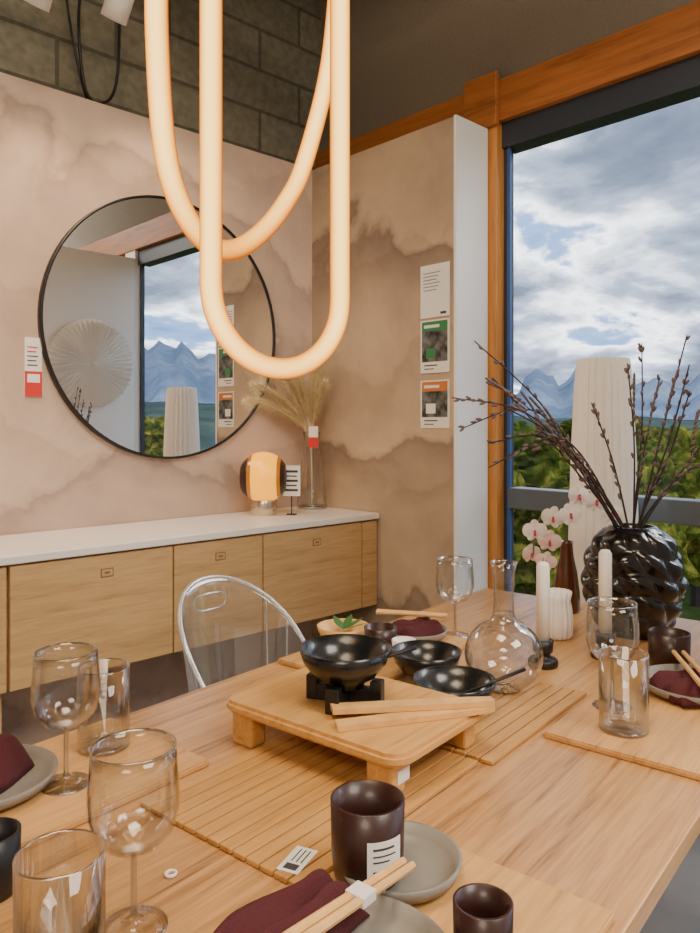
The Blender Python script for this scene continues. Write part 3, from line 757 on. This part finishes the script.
def tree(x,y,h,wd):
    addtube(bm,[(x,y,-4),(x,y,-4+h*.6)],.14,6,mi=1)
    for k in range(7):
        c=Vector((x+random.uniform(-.5,.5)*wd,y+random.uniform(-.5,.5)*wd,-4+h*random.uniform(.4,.82))); r=wd*random.uniform(.35,.55)
        rr=bmesh.ops.create_icosphere(bm,subdivisions=4,radius=r)
        for v in rr['verts']:
            v.co*=1+.34*noise.noise(v.co*2.6/max(r,.5)*1.2+c)+.26*noise.noise(v.co*6+c)+.12*noise.noise(v.co*17+c); v.co.z*=.9; v.co+=c
for k in range(54):
    if k<34: a=math.radians(random.uniform(12,42))
    else: a=math.radians(random.uniform(-75,-35))
    d=random.uniform(15,55); h=5.4+random.uniform(-1.3,.5)-(.4 if d<22 else 0)
    tree(d*math.cos(a),d*math.sin(a),h,random.uniform(1.8,3.0))
finish('tree_row',bm,[M_tree,M_twig],False)

# ---------------------------------------------------------------- world
w=bpy.data.worlds.new('sky'); bpy.context.scene.world=w; w.use_nodes=True
nt=w.node_tree; nt.nodes.clear(); N=nt.nodes.new; L=nt.links.new
out=N('ShaderNodeOutputWorld'); bg=N('ShaderNodeBackground'); bg.inputs[1].default_value=2.8
tc=N('ShaderNodeTexCoord'); sp=N('ShaderNodeSeparateXYZ'); L(tc.outputs['Generated'],sp.inputs[0])
ad=N('ShaderNodeMath'); ad.operation='MAXIMUM'; ad.inputs[1].default_value=0; L(sp.outputs['Z'],ad.inputs[0])
ad2=N('ShaderNodeMath'); ad2.operation='ADD'; ad2.inputs[1].default_value=.30; L(ad.outputs[0],ad2.inputs[0])
dv=N('ShaderNodeMath'); dv.operation='DIVIDE'; dv.inputs[0].default_value=1; L(ad2.outputs[0],dv.inputs[1])
vm=N('ShaderNodeVectorMath'); vm.operation='SCALE'; L(tc.outputs['Generated'],vm.inputs[0]); L(dv.outputs[0],vm.inputs['Scale'])
n=N('ShaderNodeTexNoise'); n.inputs['Scale'].default_value=2.2; n.inputs['Detail'].default_value=11; n.inputs['Roughness'].default_value=.55; n.inputs['Distortion'].default_value=.2
mp=N('ShaderNodeMapping'); mp.inputs['Location'].default_value=(1.3,4.2,.5); L(vm.outputs[0],mp.inputs[0]); L(mp.outputs[0],n.inputs['Vector'])
r=N('ShaderNodeValToRGB'); e=r.color_ramp.elements
e[0].position=.30; e[0].color=(.12,.25,.52,1); e[1].position=.70; e[1].color=(.07,.09,.135,1)
for p_,c_ in ((.38,(.24,.38,.66)),(.42,(1.3,1.36,1.42)),(.46,(.80,.87,.97)),(.51,(.32,.38,.49)),(.58,(.15,.185,.26))):
    x=e.new(p_); x.color=(*c_,1)
L(n.outputs['Fac'],r.inputs['Fac']); L(r.outputs[0],bg.inputs[0]); L(bg.outputs[0],out.inputs[0])

# ---------------------------------------------------------------- lights
def area(name,loc,size,power,color,rot=(0,0,0)):
    l=bpy.data.lights.new(name,'AREA'); l.shape='RECTANGLE'; l.size=size[0]; l.size_y=size[1]; l.energy=power; l.color=color
    o=bpy.data.objects.new(name,l); o.location=loc; o.rotation_euler=rot; col.objects.link(o)
area('added_ceiling_fill',(.3,.6,3.6),(1.0,1.0),60,(1,.78,.54))  # added fill lights for the interior, unseen and without fixtures
area('added_ceiling_fill',(-2.2,-1.5,3.6),(1.5,1.5),110,(1,.83,.64))
area('added_ceiling_fill',(1.2,-1.8,3.6),(1.5,1.5),130,(1,.91,.80))
for i,(x,tx,en) in enumerate(((.2,.3,54),(.93,1.1,38),(1.20,1.9,26),(-.6,-.6,30))):
    l=bpy.data.lights.new('track_spot','SPOT'); l.energy=en; l.color=(1,.72,.46); l.spot_size=1.5; l.spot_blend=.9; l.shadow_soft_size=.04
    o=bpy.data.objects.new('track_spot',l); o.location=(x,2.34,HZ[x]-.08)
    d=Vector((tx,2.71,1.4))-Vector(o.location); o.rotation_euler=d.to_track_quat('-Z','Y').to_euler(); col.objects.link(o)
s=bpy.data.lights.new('sun_through_cloud','SUN'); s.energy=1.5; s.angle=.35; s.color=(1,.96,.9)
o=bpy.data.objects.new('sun_through_cloud',s); o.rotation_euler=(math.radians(50),0,math.radians(70)); col.objects.link(o)

# ---------------------------------------------------------------- camera
cam=bpy.data.cameras.new('camera'); co=bpy.data.objects.new('camera',cam); col.objects.link(co)
co.location=(0,0,1.31); co.rotation_euler=(pi/2,0,-math.atan2(.690,.724))
cam.sensor_fit='VERTICAL'; cam.sensor_height=36; cam.lens=744/933*36; cam.shift_y=-.045; cam.clip_end=3000; cam.clip_start=.02
bpy.context.scene.camera=co
